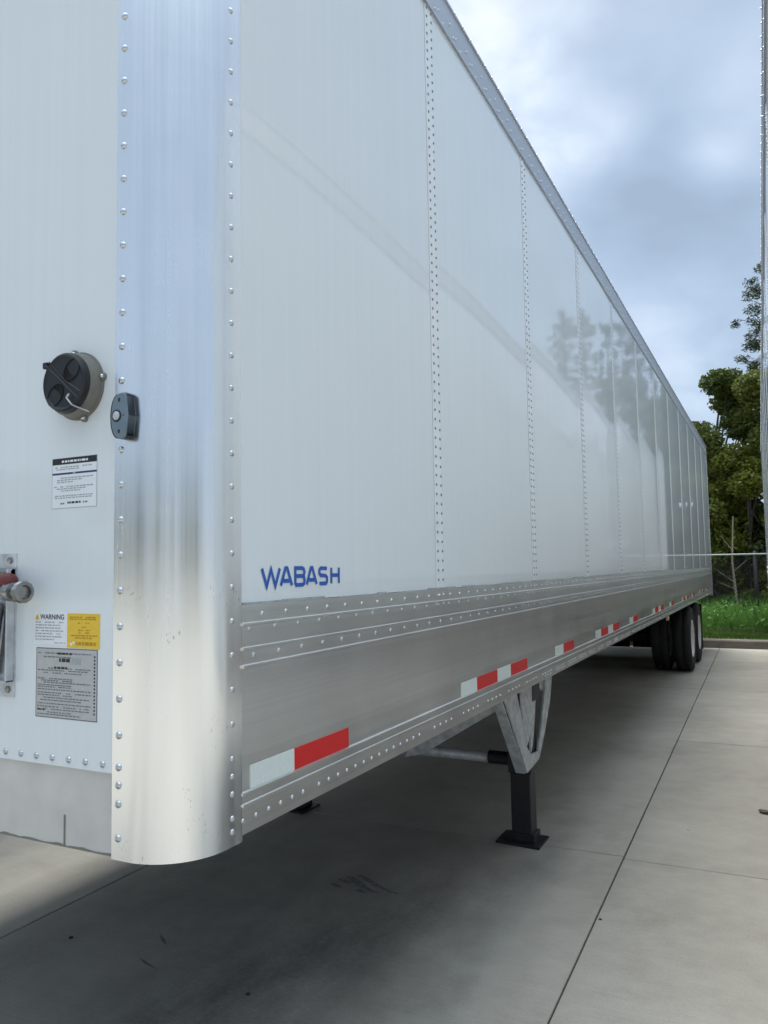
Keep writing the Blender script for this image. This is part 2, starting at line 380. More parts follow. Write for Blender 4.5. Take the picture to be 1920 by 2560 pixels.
    for y0, n, dy in groups:
        for i in range(n):
            yy = y0 + dy * i
            (near_pts if (near and yy < 2.1) else far_pts).append((.003, yy, 1.099))
            if 2.9 < yy: far_pts.append((.003, yy, 1.083))
    for x, y, z in near_pts:
        rivet(br, x, y, z, 'x', .0062, .0038)
    rivet_mass(br, far_pts, 'x', .0060, .0038)
    # reflective tape
    def tape(y0, y1, m_):
        obj('reflective_tape', MB().box((-.0015, y0, 1.164), (.0006, y1, 1.219)), m_, root)
    y = .242; k = 0
    while y < TL - .5:
        if k == 0: segs = [(.242, .432, TWHITE), (.4325, .723, RED)]
        elif k % 2: segs = [(y, y + .183, TWHITE), (y + .1835, y + .455, RED), (y + .4555, y + .655, TWHITE), (y + .6555, y + .935, RED)]
        else: segs = [(y, y + .19, TWHITE), (y + .1905, y + .465, RED)]
        for a, b_, m_ in segs: tape(a, b_, m_)
        k += 1; y = 1.651 if k == 1 else (3.158 if k == 2 else 4.30 + (k - 3) * 1.45)
    # front wall
    obj('front_panel', MB().box((-2.405, -.0012, 1.238), (-.195, .02, 4.09)), WHITE, root)
    obj('front_apron', MB().box((-2.41, .010, 1.055), (-.19, .03, 1.2375)), APRON, root)
    n_ = 180; top_ = [(-.192 - 2.2 * i / n_, 1.0565 + .0022 * random.random() ** 3 + .0012 * math.sin(i * .9)) for i in range(n_ + 1)]
    mb = MB(); mb.prism([(-.192, 1.0525)] + top_ + [(-2.392, 1.0525)], 1, .0085, .031)
    obj('dirt_edge', mb, OLIVE, root)
    obj('front_top_rail', MB().box((-2.4, -.006, 4.0), (-.2, .02, 4.11)), RAIL, root)
    obj('roof', MB().box((-2.57, .21, 4.095), (-.03, TL - .02, 4.108)).box((-2.4, .03, 4.095), (-.2, .2095, 4.108)), STRIP, root)
    # far side wall and tail
    obj('far_side_wall', MB().box((-2.6, .2, 1.603), (-2.58, TL - .05, 4.1)), WHITE, root)
    obj('far_bottom_rail', MB().box((-2.6, .2, 1.065), (-2.57, TL - .05, 1.6025)), RAIL, root)
    obj('rear_frame', MB().box((-.12, TL - .045, 1.02), (.004, TL + .02, 4.115)).box((-2.6, TL - .045, 1.02), (-2.48, TL + .02, 4.115)).box((-2.48, TL - .045, 3.95), (-.12, TL + .02, 4.115)).box((-2.48, TL - .045, 1.02), (-.12, TL + .02, 1.16)), GALV, root)
    for a, b_ in ((-2.478, -1.303), (-1.297, -.122)): obj('rear_door', MB().box((a, TL - .02, 1.165), (b_, TL + .025, 3.945)), WHITE, root)
    obj('rear_bumper', MB().box((-2.3, TL - .06, .45), (-.3, TL + .04, .56)).box((-.75, TL - .04, .5), (-.65, TL, 1.02)).box((-1.95, TL - .04, .5), (-1.85, TL, 1.02)), GALV, root)
    # underside
    obj('floor_deck', MB().box((-2.57, .21, 1.185), (-.03, TL - .05, 1.21)).box((-2.4, .032, 1.185), (-.2, .2095, 1.21)), FLOORW, root)
    obj('coupler_plate', MB().box((-2.0, .1, 1.06), (-.6, 1.4, 1.075)).tube((-1.3, .9, 1.06), (-1.3, .9, .98), .045), UNDER, root)
    y = 1.55
    while y < TL - .2:
        me = ABS.get('_cm%d' % MIR)
        if me is None:
            me = mesh('crossmember', MB().box((-2.569, -.03, 1.082), (-.031, .03, 1.09)).box((-2.569, -.004, 1.09), (-.031, .004, 1.176)).box((-2.569, -.03, 1.176), (-.031, .03, 1.184)), UNDER); ABS['_cm%d' % MIR] = me
        link('crossmember', me, root, (0, y, 0)); y += .305
    # landing gear
    for lx in (-.30, -1.96):
        lg = obj('landing_leg', MB().box((lx - .072, 3.365, .42), (lx + .072, 3.51, 1.08)).box((lx - .062, 3.375, .06), (lx + .062, 3.50, .42)), DARKSTEEL, root, bev=.006)
        obj('foot_plate', MB().prism([(lx - .155, 3.335), (lx + .125, 3.315), (lx + .125, 3.545), (lx - .155, 3.555)], 2, .0, .014).prism([(lx - .08, 3.37), (lx + .08, 3.37), (lx + .08, 3.51), (lx - .08, 3.51)], 2, .014, .062), DARKSTEEL, lg, bev=.004)
    s = -.205
    def arm(poly): return MB().prism(poly, 0, s - .012, s)
    wb = arm([(2.72, 1.10), (3.03, 1.10), (3.035, 1.0), (3.175, .74), (3.23, .62), (3.30, .56), (3.46, .545), (3.47, .492), (3.22, .468)])
    obj('wing_bracket', wb, GALV, root, bev=.003)
    obj('wing_bracket', MB().prism([(3.13, 1.10), (3.235, 1.10), (3.315, .84), (3.30, .68), (3.235, .625), (3.16, .77)], 0, s - .012, s).prism([(3.30, 1.10), (3.49, 1.10), (3.47, .95), (3.385, .70), (3.345, .60), (3.305, .565), (3.302, .68), (3.317, .84), (3.27, 1.0)], 0, s - .012, s), GALV, root)
    obj('wing_bracket', MB().prism([(3.72, 1.10), (3.91, 1.10), (3.775, .80), (3.615, .615), (3.475, .49), (3.465, .55), (3.54, .66), (3.645, .86)], 0, s - .012, s), GALV, root)
    obj('hanger_block', MB().prism([(3.49, 1.10), (3.75, 1.10), (3.73, .93), (3.66, .88), (3.56, .92)], 0, s - .03, s - .014), GALV, root)
    obj('bracket_flange', MB().prism([(2.725, 1.06), (2.735, 1.06), (3.225, .475), (3.215, .465)], 0, s - .07, s - .0125), GALV, root)
    cb = obj('cross_brace', MB().tube((-.51, 3.44, .487), (-1.90, 3.44, .487), .034, n=14), GALV, root, True)
    obj('brace_socket', MB().tube((-.36, 3.44, .488), (-.515, 3.44, .488), .041, n=14), DARKSTEEL, cb)
    obj('knee_brace', MB().prism([(-1.08, .445), (-.955, .475), (-.42, .80), (-.42, .93), (-.50, .865), (-1.04, .53)], 1, 3.385, 3.405), GALV, root)
    obj('gearbox', MB().box((-.40, 3.36, .86), (-.2, 3.52, 1.06)).tube((-.34, 3.55, .8), (-.34, 3.55, .45), .03), DARKSTEEL, root, bev=.006)
        # running gear
    obj('slider_box', MB().box((-.95, 10.6, .82), (-.85, 14.4, 1.08)).box((-1.75, 10.6, .82), (-1.65, 14.4, 1.08)).box((-1.75, 11.0, .86), (-.85, 11.1, 1.0)).box((-1.75, 12.4, .7), (-.85, 12.55, 1.0)), UNDER, root)
    for ay in (11.9, 13.15):
        ax = obj('axle', MB().tube((-.4, ay, .5), (-2.2, ay, .5), .07, n=14), UNDER, root, True)
        for bx in (-.9, -1.7): obj('air_spring', MB().lathe((bx, ay + .3, .55), (0, 0, 1), [(0, 0), (0, .1), (.08, .14), (.2, .14), (.27, .1), (.27, 0)], 16), RUBBER, ax, True)
        for wx, sd_ in ((-.03, 1), (-.36, 1), (-2.24, 1), (-2.57, -1)):
            key = '_w%d%d' % (MIR, sd_)
            tw = ABS.get(key)
            if tw is None:
                t_ = MB().lathe((0, 0, 0), (-sd_, 0, 0), [(.02, .29), (.010, .33), (.004, .42), (.014, .475), (.04, .50), (.06, .508), (.115, .510), (.119, .496), (.127, .496), (.131, .510), (.19, .508), (.22, .50), (.25, .47), (.262, .42), (.245, .33), (.22, .29)], 48)
                r_ = MB().lathe((0, 0, 0), (-sd_, 0, 0), [(.045, .292), (.014, .291), (.014, .280), (.05, .268), (.10, .258), (.13, .24), (.135, .15), (.11, .13), (.06, .115), (.05, .10), (.048, 0)], 40)
                tw = (mesh('wheel', t_, RUBBER, True), mesh('rim', r_, RIMW, True)); ABS[key] = tw
            o = link('wheel', tw[0], root, (MIR * wx, ay, .5)); link('rim', tw[1], o, (MIR * wx, ay, .5))
    obj('widened_mud_flap', MB().box((-1.27, 13.84, .14), (-.05, 13.85, .95)), RUBBER, root); obj('widened_mud_flap', MB().box((-2.55, 13.84, .14), (-1.33, 13.85, .95)), RUBBER, root)  # flaps widened towards the middle to make the rear underside darker
    obj('marker_light', MB().lathe((-.01, 8.55, 1.035), (1, 0, 0), [(-.02, .03), (.0, .03), (.012, .022), (.016, 0)], 14), AMBER, root, True)
    obj('air_tank', MB().lathe((-1.3, 10.1, .93), (1, 0, 0), [(-.45, 0), (-.44, .08), (-.38, .12), (.38, .12), (.44, .08), (.45, 0)], 18), UNDER, root, True)
    MIR = 1

SEALM = {}
def plain_cache(n):
    if n not in SEALM: SEALM[n] = plain(n, (.34, .36, .37), .6, 0, .25, 30, 0)
    return SEALM[n]
def bm_sharp(me):
    import bmesh
    bm = bmesh.new(); bm.from_mesh(me)
    for e in bm.edges:
        if len(e.link_faces) == 2 and e.calc_face_angle(0) > .5: e.smooth = False
    bm.to_mesh(me); bm.free()

# ------------------------------------------------------------------ pavement
GA = .0145                                   # the bay joints run slightly askew to the trailers
def gx(x, y): return x - GA * y
pav = empty('pavement', (0, 0, 0)); tag(pav, kind='structure')
xs = [.345 + 2.478 * i for i in range(-4, 5)]; ys = [3.40 + 3.28 * j for j in range(-3, 4)] + [15.47]
g = .0038; ds = MB()
def slab_mesh(w, h):
    c_ = .004; mb = MB(); a, b_ = w / 2, h / 2
    def q(i, z): return [(-a + i, -b_ + i, z), (a - i, -b_ + i, z), (a - i, b_ - i, z), (-a + i, b_ - i, z)]
    mb.add(q(0, -.05) + q(0, -c_) + q(c_, 0), [(8, 9, 10, 11)] + [(k, (k + 1) % 4, (k + 1) % 4 + 4, k + 4) for k in range(4)] + [(k + 4, (k + 1) % 4 + 4, (k + 1) % 4 + 8, k + 8) for k in range(4)])
    return mesh('concrete_slab', mb, CONC)
sm = {}
for j in range(len(ys) - 1):
    h = ys[j + 1] - ys[j] - 2 * g; key = round(h, 3)
    if key not in sm: sm[key] = slab_mesh(2.478 - 2 * g, h)
    for i in range(len(xs) - 1):
        cy = (ys[j] + ys[j + 1]) / 2; cx_ = (xs[i] + xs[i + 1]) / 2
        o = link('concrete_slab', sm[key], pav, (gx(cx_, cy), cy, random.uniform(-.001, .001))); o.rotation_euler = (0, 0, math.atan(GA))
obj('joint_bed', MB().add([(-12, -7, -.014), (12, -7, -.014), (12, 15.6, -.014), (-12, 15.6, -.014)], [(0, 1, 2, 3)]), SEAL, pav)
# rest of the yard beyond the slabs that can be told apart
x0, x1, y0, y1 = xs[0], xs[-1], ys[0], ys[-1]
mb = MB()
for a, b_, c_, d_ in ((-60, -60, 60, y0 - .004), (-60, y0, x0 - .08, y1), (x1 + .08, y0, 60, y1)):
    mb.add([(gx(a, b_), b_, -.003), (gx(c_, b_), b_, -.003), (gx(c_, d_), d_, -.003), (gx(a, d_), d_, -.003)], [(0, 1, 2, 3)])
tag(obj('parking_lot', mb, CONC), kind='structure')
# rubber scuffs printed by a tyre under the trailer
mk = [[(-1.06, 2.375), (-1.05, 2.40), (-1.0, 2.375), (-.972, 2.352), (-1.01, 2.356)], [(-1.052, 2.44), (-1.035, 2.47), (-.99, 2.452), (-.948, 2.425), (-1.0, 2.425)],
      [(-1.035, 2.495), (-1.01, 2.515), (-.93, 2.475), (-.82, 2.40), (-.755, 2.385), (-.82, 2.375), (-.90, 2.41), (-.98, 2.465)], [(-.985, 2.54), (-.96, 2.555), (-.88, 2.515), (-.75, 2.44), (-.648, 2.41), (-.72, 2.41), (-.83, 2.45), (-.91, 2.50)],
      [(-.895, 2.36), (-.885, 2.385), (-.825, 2.365), (-.845, 2.35)], [(-1.50, 1.555), (-1.43, 1.52), (-1.385, 1.478), (-1.44, 1.505)], [(-1.42, 1.345), (-1.36, 1.33), (-1.27, 1.30), (-1.36, 1.315)]]
for poly in mk:
    mb = MB(); mb.add([(x, y, .0022) for x, y in poly], [tuple(range(len(poly)))]); o = obj('rubber_scuff', mb, SCUFF, pav)
    if sum(poly[i][0] * poly[(i + 1) % len(poly)][1] - poly[(i + 1) % len(poly)][0] * poly[i][1] for i in range(len(poly))) < 0: o.data.flip_normals()

kb = empty('kerb', (0, 15.5, 0)); tag(kb, kind='structure')
x = -20
while x < 22:
    mb = MB().prism([(-.08, -.02), (-.0, .13), (.035, .158), (.14, .160), (.14, -.02)], 0, .004, 2.996)
    mb.v = [(a, b_, c_) for a, b_, c_ in mb.v]
    key = '_kerb'
    if key not in ABS: ABS[key] = mesh('kerb_stone', mb, KERBM)
    link('kerb_stone', ABS[key], kb, (x, 15.55 - .004 * x, 0)); x += 3
lawn = MB(); nx, ny = 40, 24
for j in range(ny + 1):
    for i in range(nx + 1):
        xx = -60 + 120 * i / nx; yy = 15.68 + (90 - 15.68) * (j / ny) ** 2; hh = .145 + .05 * math.sin(xx * .9) * (j > 1) * min(1, j / 6)
        lawn.v.append((xx, yy, hh))
lawn.f = [(j * (nx + 1) + i, j * (nx + 1) + i + 1, (j + 1) * (nx + 1) + i + 1, (j + 1) * (nx + 1) + i) for j in range(ny) for i in range(nx)]
tag(obj('lawn', lawn, SOIL, smooth=True), kind='structure')
tag(obj('ground', MB().add([(-900, -900, -.08), (900, -900, -.08), (900, 900, -.08), (-900, 900, -.08)], [(0, 1, 2, 3)]), SOIL), kind='structure')

# ------------------------------------------------------------------ the two trailers
root = empty('semi_trailer', (-1.3, 8, 0)); tag(root, 'white box trailer with blue lettering, bright aluminium corner post and landing leg, filling the left', 'semi trailer', 'box trailers parked side by side')
build_trailer(1, root, True)
far = empty('semi_trailer', (0, 0, 0)); tag(far, 'third trailer beyond the first, known only from the dark under the first one', 'semi trailer', 'box trailers parked side by side')
build_trailer(1, far, False); far.location = (-5.0, 8.05, 0); far.rotation_euler = (0, 0, math.atan(.0145))
nb = empty('semi_trailer', (0, 0, 0)); tag(nb, 'neighbouring white trailer of which only a thin riveted edge shows at the right border', 'semi trailer', 'box trailers parked side by side')
build_trailer(-1, nb, False)
A = math.atan(.198 / 15.22); cr = Vector((1.2400, 1.42, 0))
nb.location = cr + Matrix.Rotation(A, 3, 'Z') @ Vector((1.3, 8, 0)); nb.rotation_euler = (0, 0, A)
ABS[root.name] = Vector((-1.3, 8, 0))
fp = [o for o in root.children if o.name.startswith('front_panel')][0]
sp0 = [o for o in root.children if o.name.startswith('side_panel')]
sp0 = min(sp0, key=lambda o: min(v.co.y for v in o.data.vertices))

# front apron details, rivets along the foot of the white front wall
x = -.229; k = 0; rest = []
while x > -2.38:
    if k < 9: rivet(fp, x, -.0012, 1.2555, 'y', .0080, .0052)
    else: rest.append((x, -.0012, 1.2555))
    x -= .0541; k += 1
rivet_mass(fp, rest, 'y', .008, .005)
ap = [o for o in root.children if o.name.startswith('front_apron')][0]
obj('apron_seam', MB().box((-.362, .0082, 1.056), (-.358, .0105, 1.125)), OLIVE, ap)

# lettering, drawn as strokes of even width
def stroke(mb, pts, w, fx, close=False):
    n = len(pts); pts = [Vector(q) for q in pts]; lf, rt = [], []
    for i, q in enumerate(pts):
        a = (pts[i] - pts[i - 1]).normalized() if i else None; b_ = (pts[i + 1] - pts[i]).normalized() if i < n - 1 else None
        if a is None: a = b_
        if b_ is None: b_ = a
        d = (a + b_).normalized(); nrm = Vector((-d.y, d.x)); k_ = w / 2 / max(.45, abs(nrm.dot(Vector((-a.y, a.x)))))
        lf.append(q + nrm * k_); rt.append(q - nrm * k_)
    v = [fx(q) for q in lf] + [fx(q) for q in rt]
    mb.add(v, [(i, n + i, n + i + 1, i + 1) for i in range(n - 1)])
GL = {'W': [[(0, 1), (.26, 0), (.5, .95), (.74, 0), (1, 1)]], 'A': [[(0, 0), (.42, 1), (.58, 1), (1, 0)], [(.24, .27), (.80, .27)]],
      'B': [[(0, 0), (0, 1), (.75, 1), (.93, .93), (1, .76), (.93, .6), (.78, .53), (0, .53)], [(.78, .53), (.95, .44), (1, .27), (.95, .08), (.8, 0), (0, 0)]],
      'S': [[(.95, .96), (.2, .98), (.04, .86), (.04, .66), (.2, .54), (.8, .5), (.96, .38), (.96, .14), (.82, .02), (.04, .02)]],
      'H': [[(.05, 0), (.05, 1)], [(.95, 0), (.95, 1)], [(.05, .52), (.95, .52)]]}
for ch, a, b_ in (('W', .291, .369), ('A', .373, .425), ('B', .441, .486), ('A', .497, .548), ('S', .561, .606), ('H', .626, .674)):
    mb = MB(); wd = b_ - a; H = .0450; z0 = 1.6460
    for st in GL[ch]: stroke(mb, [(q[0] * wd, q[1] * H) for q in st], .0106, lambda q: (.0012 + .0028 * math.sin(PI * (a + q.x - .203) / 1.208), a + q.x, z0 + q.y))
    o = obj('letter', mb, BLUE, sp0)
    for pol in o.data.polygons:
        if pol.normal.x < 0: pol.flip()

# decals on the front wall
YF = -.0012
def decal(name, x0, x1, z0, z1, m_, parent, lift, skew=0):
    return obj(name, MB().add([(x0, YF - lift, z0), (x1, YF - lift, z0 + skew), (x1, YF - lift, z1 + skew), (x0, YF - lift, z1), (x0, YF, z0), (x1, YF, z0 + skew), (x1, YF, z1 + skew), (x0, YF, z1)],
               [(0, 1, 2, 3), (0, 4, 5, 1), (1, 5, 6, 2), (2, 6, 7, 3), (3, 7, 4, 0)]), m_, parent)
def words(mb, x0, x1, z, h, lift, fill=.9):
    x = x0
    while x < x1 - .004:
        w = min(random.uniform(.004, .013), x1 - x)
        if random.random() < fill: mb.add([(x, YF - lift, z), (x + w, YF - lift, z), (x + w, YF - lift, z + h), (x, YF - lift, z + h)], [(0, 1, 2, 3)])
        x += w + random.uniform(.0015, .003)
def text(txt, size, x, z, m_, parent, lift, bold=.0):
    cu = bpy.data.curves.new('lettering', 'FONT'); cu.body = txt; cu.size = size; cu.offset = bold
    o = bpy.data.objects.new('tmp', cu); C.objects.link(o); dg = bpy.context.evaluated_depsgraph_get(); me = bpy.data.meshes.new_from_object(o.evaluated_get(dg))
    bpy.data.objects.remove(o)
    mb = MB(); mb.v = [(x + v.co.x, YF - lift, z + v.co.y) for v in me.vertices]; mb.f = [tuple(q.vertices) for q in me.polygons]
    return obj('lettering', mb, m_, parent)
# notice with black head and blue rule
d1 = decal('notice_label', -.4055, -.2555, 1.8420, 1.9640, GREYP, fp, .0004)
decal('paper_face', -.4040, -.2570, 1.8435, 1.9625, STW, d1, .0006)
decal('head_band', -.4040, -.2570, 1.9480, 1.9630, BLACKP, d1, .0008)
mb = MB(); words(mb, -.372, -.285, 1.9525, .005, .0011, 1); tag(obj('print_lines', mb, STW, d1), kind='stuff')
decal('blue_rule', -.4040, -.2570, 1.9235, 1.9280, NAVY, d1, .0008)
decal('rule_gap', -.335, -.326, 1.9240, 1.9275, GREYP, d1, .0010)
mb = MB()
for z, a, b_ in ((1.940, -.395, -.268), (1.935, -.390, -.30), (1.914, -.392, -.268), (1.909, -.388, -.30), (1.904, -.388, -.335), (1.893, -.398, -.268), (1.888, -.388, -.292), (1.883, -.388, -.31), (1.871, -.395, -.268), (1.866, -.395, -.27)):
    words(mb, a, b_, z, .0026, .0009)
tag(obj('print_lines', mb, GREYP, d1), kind='stuff')
mb = MB(); words(mb, -.352, -.308, 1.853, .0048, .0009, 1); tag(obj('print_lines', mb, BLACKP, d1), kind='stuff')
mb = MB(); words(mb, -.375, -.362, 1.852, .004, .0009, 1); words(mb, -.300, -.286, 1.853, .004, .0009, 1); tag(obj('print_lines', mb, DGREYP, d1), kind='stuff')
# warning label
d2 = decal('warning_label', -.4605, -.3475, 1.5180, 1.5960, STW, fp, .0005)
tri = MB().add([(-.4575, YF - .0008, 1.5770), (-.4415, YF - .0008, 1.5770), (-.4495, YF - .0008, 1.5915)], [(0, 1, 2)]); obj('warning_triangle', tri, STY, d2)
obj('warning_triangle', MB().box((-.4502, YF - .0011, 1.5815), (-.4488, YF - .0010, 1.5875)).box((-.4502, YF - .0011, 1.5785), (-.4488, YF - .0010, 1.5800)), BLACKP, d2)
text('WARNING', .0168, -.4385, 1.5785, BLACKP, d2, .0009, .0003)
mb = MB(); z = 1.5700
while z > 1.528: words(mb, -.455, random.choice((-.37, -.36, -.39)), z, .0026, .0009); z -= .0068
tag(obj('print_lines', mb, GREYP, d2), kind='stuff')
mb = MB(); words(mb, -.39, -.352, 1.522, .002, .0009); tag(obj('print_lines', mb, GREYP, d2), kind='stuff')
# yellow label
d3 = decal('yellow_label', -.3470, -.2410, 1.5130, 1.5935, STY, fp, .0005, -.001)
mb = MB()
for z, a, b_ in ((1.583, -.338, -.250), (1.5785, -.338, -.252), (1.5695, -.312, -.276), (1.560, -.300, -.285), (1.553, -.310, -.292), (1.553, -.286, -.268), (1.547, -.308, -.270), (1.5405, -.334, -.250), (1.535, -.32, -.26)):
    words(mb, a, b_, z, .0028, .0009)
tag(obj('print_lines', mb, OCHRE, d3), kind='stuff')
mb = MB(); words(mb, -.318, -.252, 1.5195, .0075, .0009, 1); tag(obj('print_lines', mb, OCHRE, d3), kind='stuff')
obj('white_dot', MB().lathe((-.3335, YF - .0006, 1.5215), (0, -1, 0), [(0, .0035), (.0003, .0035), (.0003, 0)], 12).lathe((-.3255, YF - .0006, 1.5255), (0, -1, 0), [(0, .0035), (.0003, .0035), (.0003, 0)], 12), STW, d3)
# data plate
d4 = decal('data_plate', -.4505, -.2475, 1.3470, 1.5110, DGREYP, fp, .0006)
decal('plate_face', -.4480, -.2500, 1.3495, 1.5085, PLATE, d4, .0008)
mb = MB()
for z in (1.4975, 1.4885, 1.462, 1.457, 1.451, 1.4375, 1.433, 1.4285, 1.4225, 1.418, 1.412, 1.4045, 1.399, 1.393, 1.387, 1.379, 1.372, 1.366, 1.359, 1.354):
    words(mb, -.444 + random.choice((0, 0, .02)), -.268 - random.choice((0, 0, .03, .06)), z, .0026, .0011, .92)
tag(obj('print_lines', mb, DGREYP, d4), kind='stuff')
mb = MB(); words(mb, -.378, -.330, 1.496, .0048, .0012, 1); words(mb, -.372, -.336, 1.479, .0085, .0012, 1); words(mb, -.388, -.345, 1.4625, .005, .0012, 1); words(mb, -.444, -.414, 1.3635, .004, .0012, 1); tag(obj('print_lines', mb, BLACKP, d4), kind='stuff')
decal('blank_field', -.331, -.300, 1.474, 1.490, GREYP, d4, .0010)
mb = MB()
for i in range(17): mb.lathe((-.2565, YF - .0008, 1.494 - i * .0081), (0, -1, 0), [(0, .0026), (.0003, .0026), (.0003, 0)], 8)
obj('check_dots', mb, BLACKP, d4)

# round document canister with vent cap
cc = (-.317, YF, 2.132)
c0 = obj('canister', MB().lathe(cc, (0, -1, 0), [(0, .082), (.004, .082), (.005, .078), (.030, .075), (.033, .072), (.033, 0)], 48), OLIVE, fp, True)
bm_sharp(c0.data)
for an in (10, -75, 100, 190):
    a = math.radians(an); ex, ez = cc[0] + .081 * math.cos(a), cc[2] + .081 * math.sin(a)
    l_ = obj('lug', MB().lathe((ex, YF, ez), (0, -1, 0), [(0, .010), (.006, .010), (.007, .008), (.007, 0)], 14), OLIVE, c0)
    obj('screw', MB().lathe((ex, YF - .007, ez), (0, -1, 0), [(0, .0058), (.003, .005), (.004, 0)], 10), RIVM, l_, True)
fc = (cc[0] + .004, YF - .033, cc[2] + .000)
cap = obj('vent_cap', MB().lathe(fc, (0, -1, 0), [(0, .068), (.003, .0705), (.016, .0695), (.020, .065), (.0165, .059), (.0155, 0)], 48), BLACKPL, c0, True)
bm_sharp(cap.data)
for sx_, sz_ in ((.026, .026), (-.027, -.028)):
    mb = MB(); n_ = 26; ctr = Vector((fc[0] + sx_, fc[1] - .0156, fc[2] + sz_)); ax = Vector((sx_, 0, sz_)).normalized(); bx = Vector((-ax.z, 0, ax.x))
    ring = lambda a_, b_, d: [ctr + ax * a_ * math.cos(2 * PI * i / n_) + bx * b_ * math.sin(2 * PI * i / n_) + Vector((0, d, 0)) for i in range(n_)]
    v = ring(.031, .0225, 0) + ring(.0295, .021, -.0030) + ring(.027, .019, -.0005) + ring(.001, .001, -.0003)
    mb.add(v, [(k * n_ + i, (k + 1) * n_ + i, (k + 1) * n_ + (i + 1) % n_, k * n_ + (i + 1) % n_) for k in range(3) for i in range(n_)])
    obj('vent_opening', mb, VOIDM, cap, True)
def bar(p, q, w, m_, par, nm):
    return obj(nm, MB().tube((fc[0] + p[0], fc[1] - .0165, fc[2] + p[1]), (fc[0] + q[0], fc[1] - .0165, fc[2] + q[1]), w, n=6), m_, par)
bar((-.062, .048), (.0, -.002), .0022, BLACKPL, cap, 'rib'); bar((.0, -.002), (.050, -.045), .0022, BLACKPL, cap, 'rib')
bar((-.050, .055), (.004, .004), .0014, BLACKPL, cap, 'rib'); bar((.004, .004), (.058, -.030), .0022, BLACKPL, cap, 'rib')
obj('cap_hinge', MB().box((fc[0] - .072, fc[1] - .018, fc[2] + .040), (fc[0] - .056, fc[1] + .002, fc[2] + .056)), BLACKPL, cap, bev=.003)
obj('wire_latch', MB().tube((fc[0] + .018, fc[1] - .024, fc[2] - .040), (fc[0] + .034, fc[1] - .022, fc[2] - .058), .0018).tube((fc[0] + .034, fc[1] - .022, fc[2] - .058), (fc[0] + .052, fc[1] + .012, fc[2] - .070), .0018).tube((fc[0] + .018, fc[1] - .024, fc[2] - .040), (fc[0] + .026, fc[1] - .024, fc[2] - .032), .0022), GALV, cap)
# clearance lamp straddling the corner post edge
lc = (-.152, 2.041); lp = MB(); pr = []
for i in range(13):
    a = -PI / 2 + PI * i / 12; pr.append((lc[0] - .004 - .029 * max(0, math.cos(a)) ** .75, lc[1] + .052 * math.sin(a)))
pr += [(lc[0] + .006, lc[1] + .053), (lc[0] + .012, lc[1] + .048), (lc[0] + .018, lc[1]), (lc[0] + .012, lc[1] - .048), (lc[0] + .006, lc[1] - .053)]
lp.prism(pr, 1, -.030, .004)
clo = obj('clearance_lamp', lp, SLATE, root, bev=.0035)
obj('lamp_gasket', MB().prism([(x - .005 if x < lc[0] else x, z) for x, z in pr], 1, -.026, -.0037), BLACKPL, clo)
obj('lamp_lens', MB().lathe((lc[0] - .014, -.030, lc[1] + .0), (0, -1, 0), [(0, .0105), (.003, .010), (.0045, .006), (.005, 0)], 16), LENS, clo, True)
obj('lens_ring', MB().lathe((lc[0] - .014, -.0298, lc[1]), (0, -1, 0), [(0, .0145), (.002, .0135), (.002, .0105), (.0, .0100)], 18), DARKSTEEL, clo, True)
for z in (.036, -.036): obj('screw_recess', MB().box((lc[0] - .010, -.0305, lc[1] + z - .004), (lc[0] - .004, -.0299, lc[1] + z + .004)), BLACKP, clo)
obj('screw_recess', MB().box((lc[0] + .006, -.0305, lc[1] - .002), (lc[0] + .009, -.0299, lc[1] + .001)), BLACKP, clo)

# air line box at the left border
bx0, bx1, bz0, bz1 = -.80, -.524, 1.388, 1.738
ab = obj('air_line_box', MB().box((bx0, YF - .003, bz0), (bx1, YF, bz1)), GALV, fp)
obj('box_side', MB().box((bx1 - .008, -.026, 1.425), (bx1 - .003, YF - .003, 1.70)), GALV, ab, bev=.001)
obj('box_lip', MB().prism([(YF - .003, 1.700), (-.012, 1.703), (-.018, 1.694), (-.018, 1.687), (-.012, 1.680), (YF - .003, 1.678)], 0, bx0, bx1 - .003), STEEL, ab, bev=.001)
obj('box_floor', MB().box((bx0, -.026, 1.424), (bx1 - .003, YF - .003, 1.429)), GALV, ab)
obj('hose', MB().tube((-.575, -.024, 1.615), (-.60, -.022, 1.44), .020, n=14).tube((-.545, -.016, 1.60), (-.573, -.016, 1.44), .005, n=8), STEEL, ab, True)
for (xx, zz2) in ((-.545, 1.722), (-.545, 1.406), (-.70, 1.722), (-.70, 1.406)):
    obj('bolt', MB().lathe((xx, YF - .003, zz2), (0, -1, 0), [(0, .0085), (.005, .008), (.006, 0)], 6), STEEL, ab)
gv = obj('gladhand', MB().lathe((-.566, -.050, 1.645), (1, -.1, 0), [(-.2, 0), (-.2, .016), (-.01, .016), (0, .018), (.05, .018), (.052, .014), (.09, .014), (.092, .021), (.112, .023), (.114, .015), (.120, .015), (.126, .018), (.128, .021), (.134, .021), (.136, .012), (.128, .010), (.128, 0)], 20), STEEL, ab, True)
bm_sharp(gv.data)
cf = obj('coupling_face', MB().lathe((-.482, -.066, 1.644), (-.3, -1, 0), [(-.02, .019), (.004, .019), (.008, .015), (.005, .011), (.005, .004), (.009, .003), (.009, 0)], 20), STEEL, gv, True); bm_sharp(cf.data)
obj('rubber_seal', MB().lathe((-.515, -.03, 1.668), (.7, -1, .2), [(0, .022), (.020, .020), (.025, .012), (.025, 0)], 16), REDBR, gv, True)
obj('knurled_ring', MB().lathe((-.437, -.060, 1.645), (1, -.1, 0), [(0, .020), (.002, .0255), (.005, .024), (.008, .0265), (.011, .024), (.014, .0265), (.017, .025), (.018, .017), (.008, .014), (.008, 0)], 12), STEEL, gv)

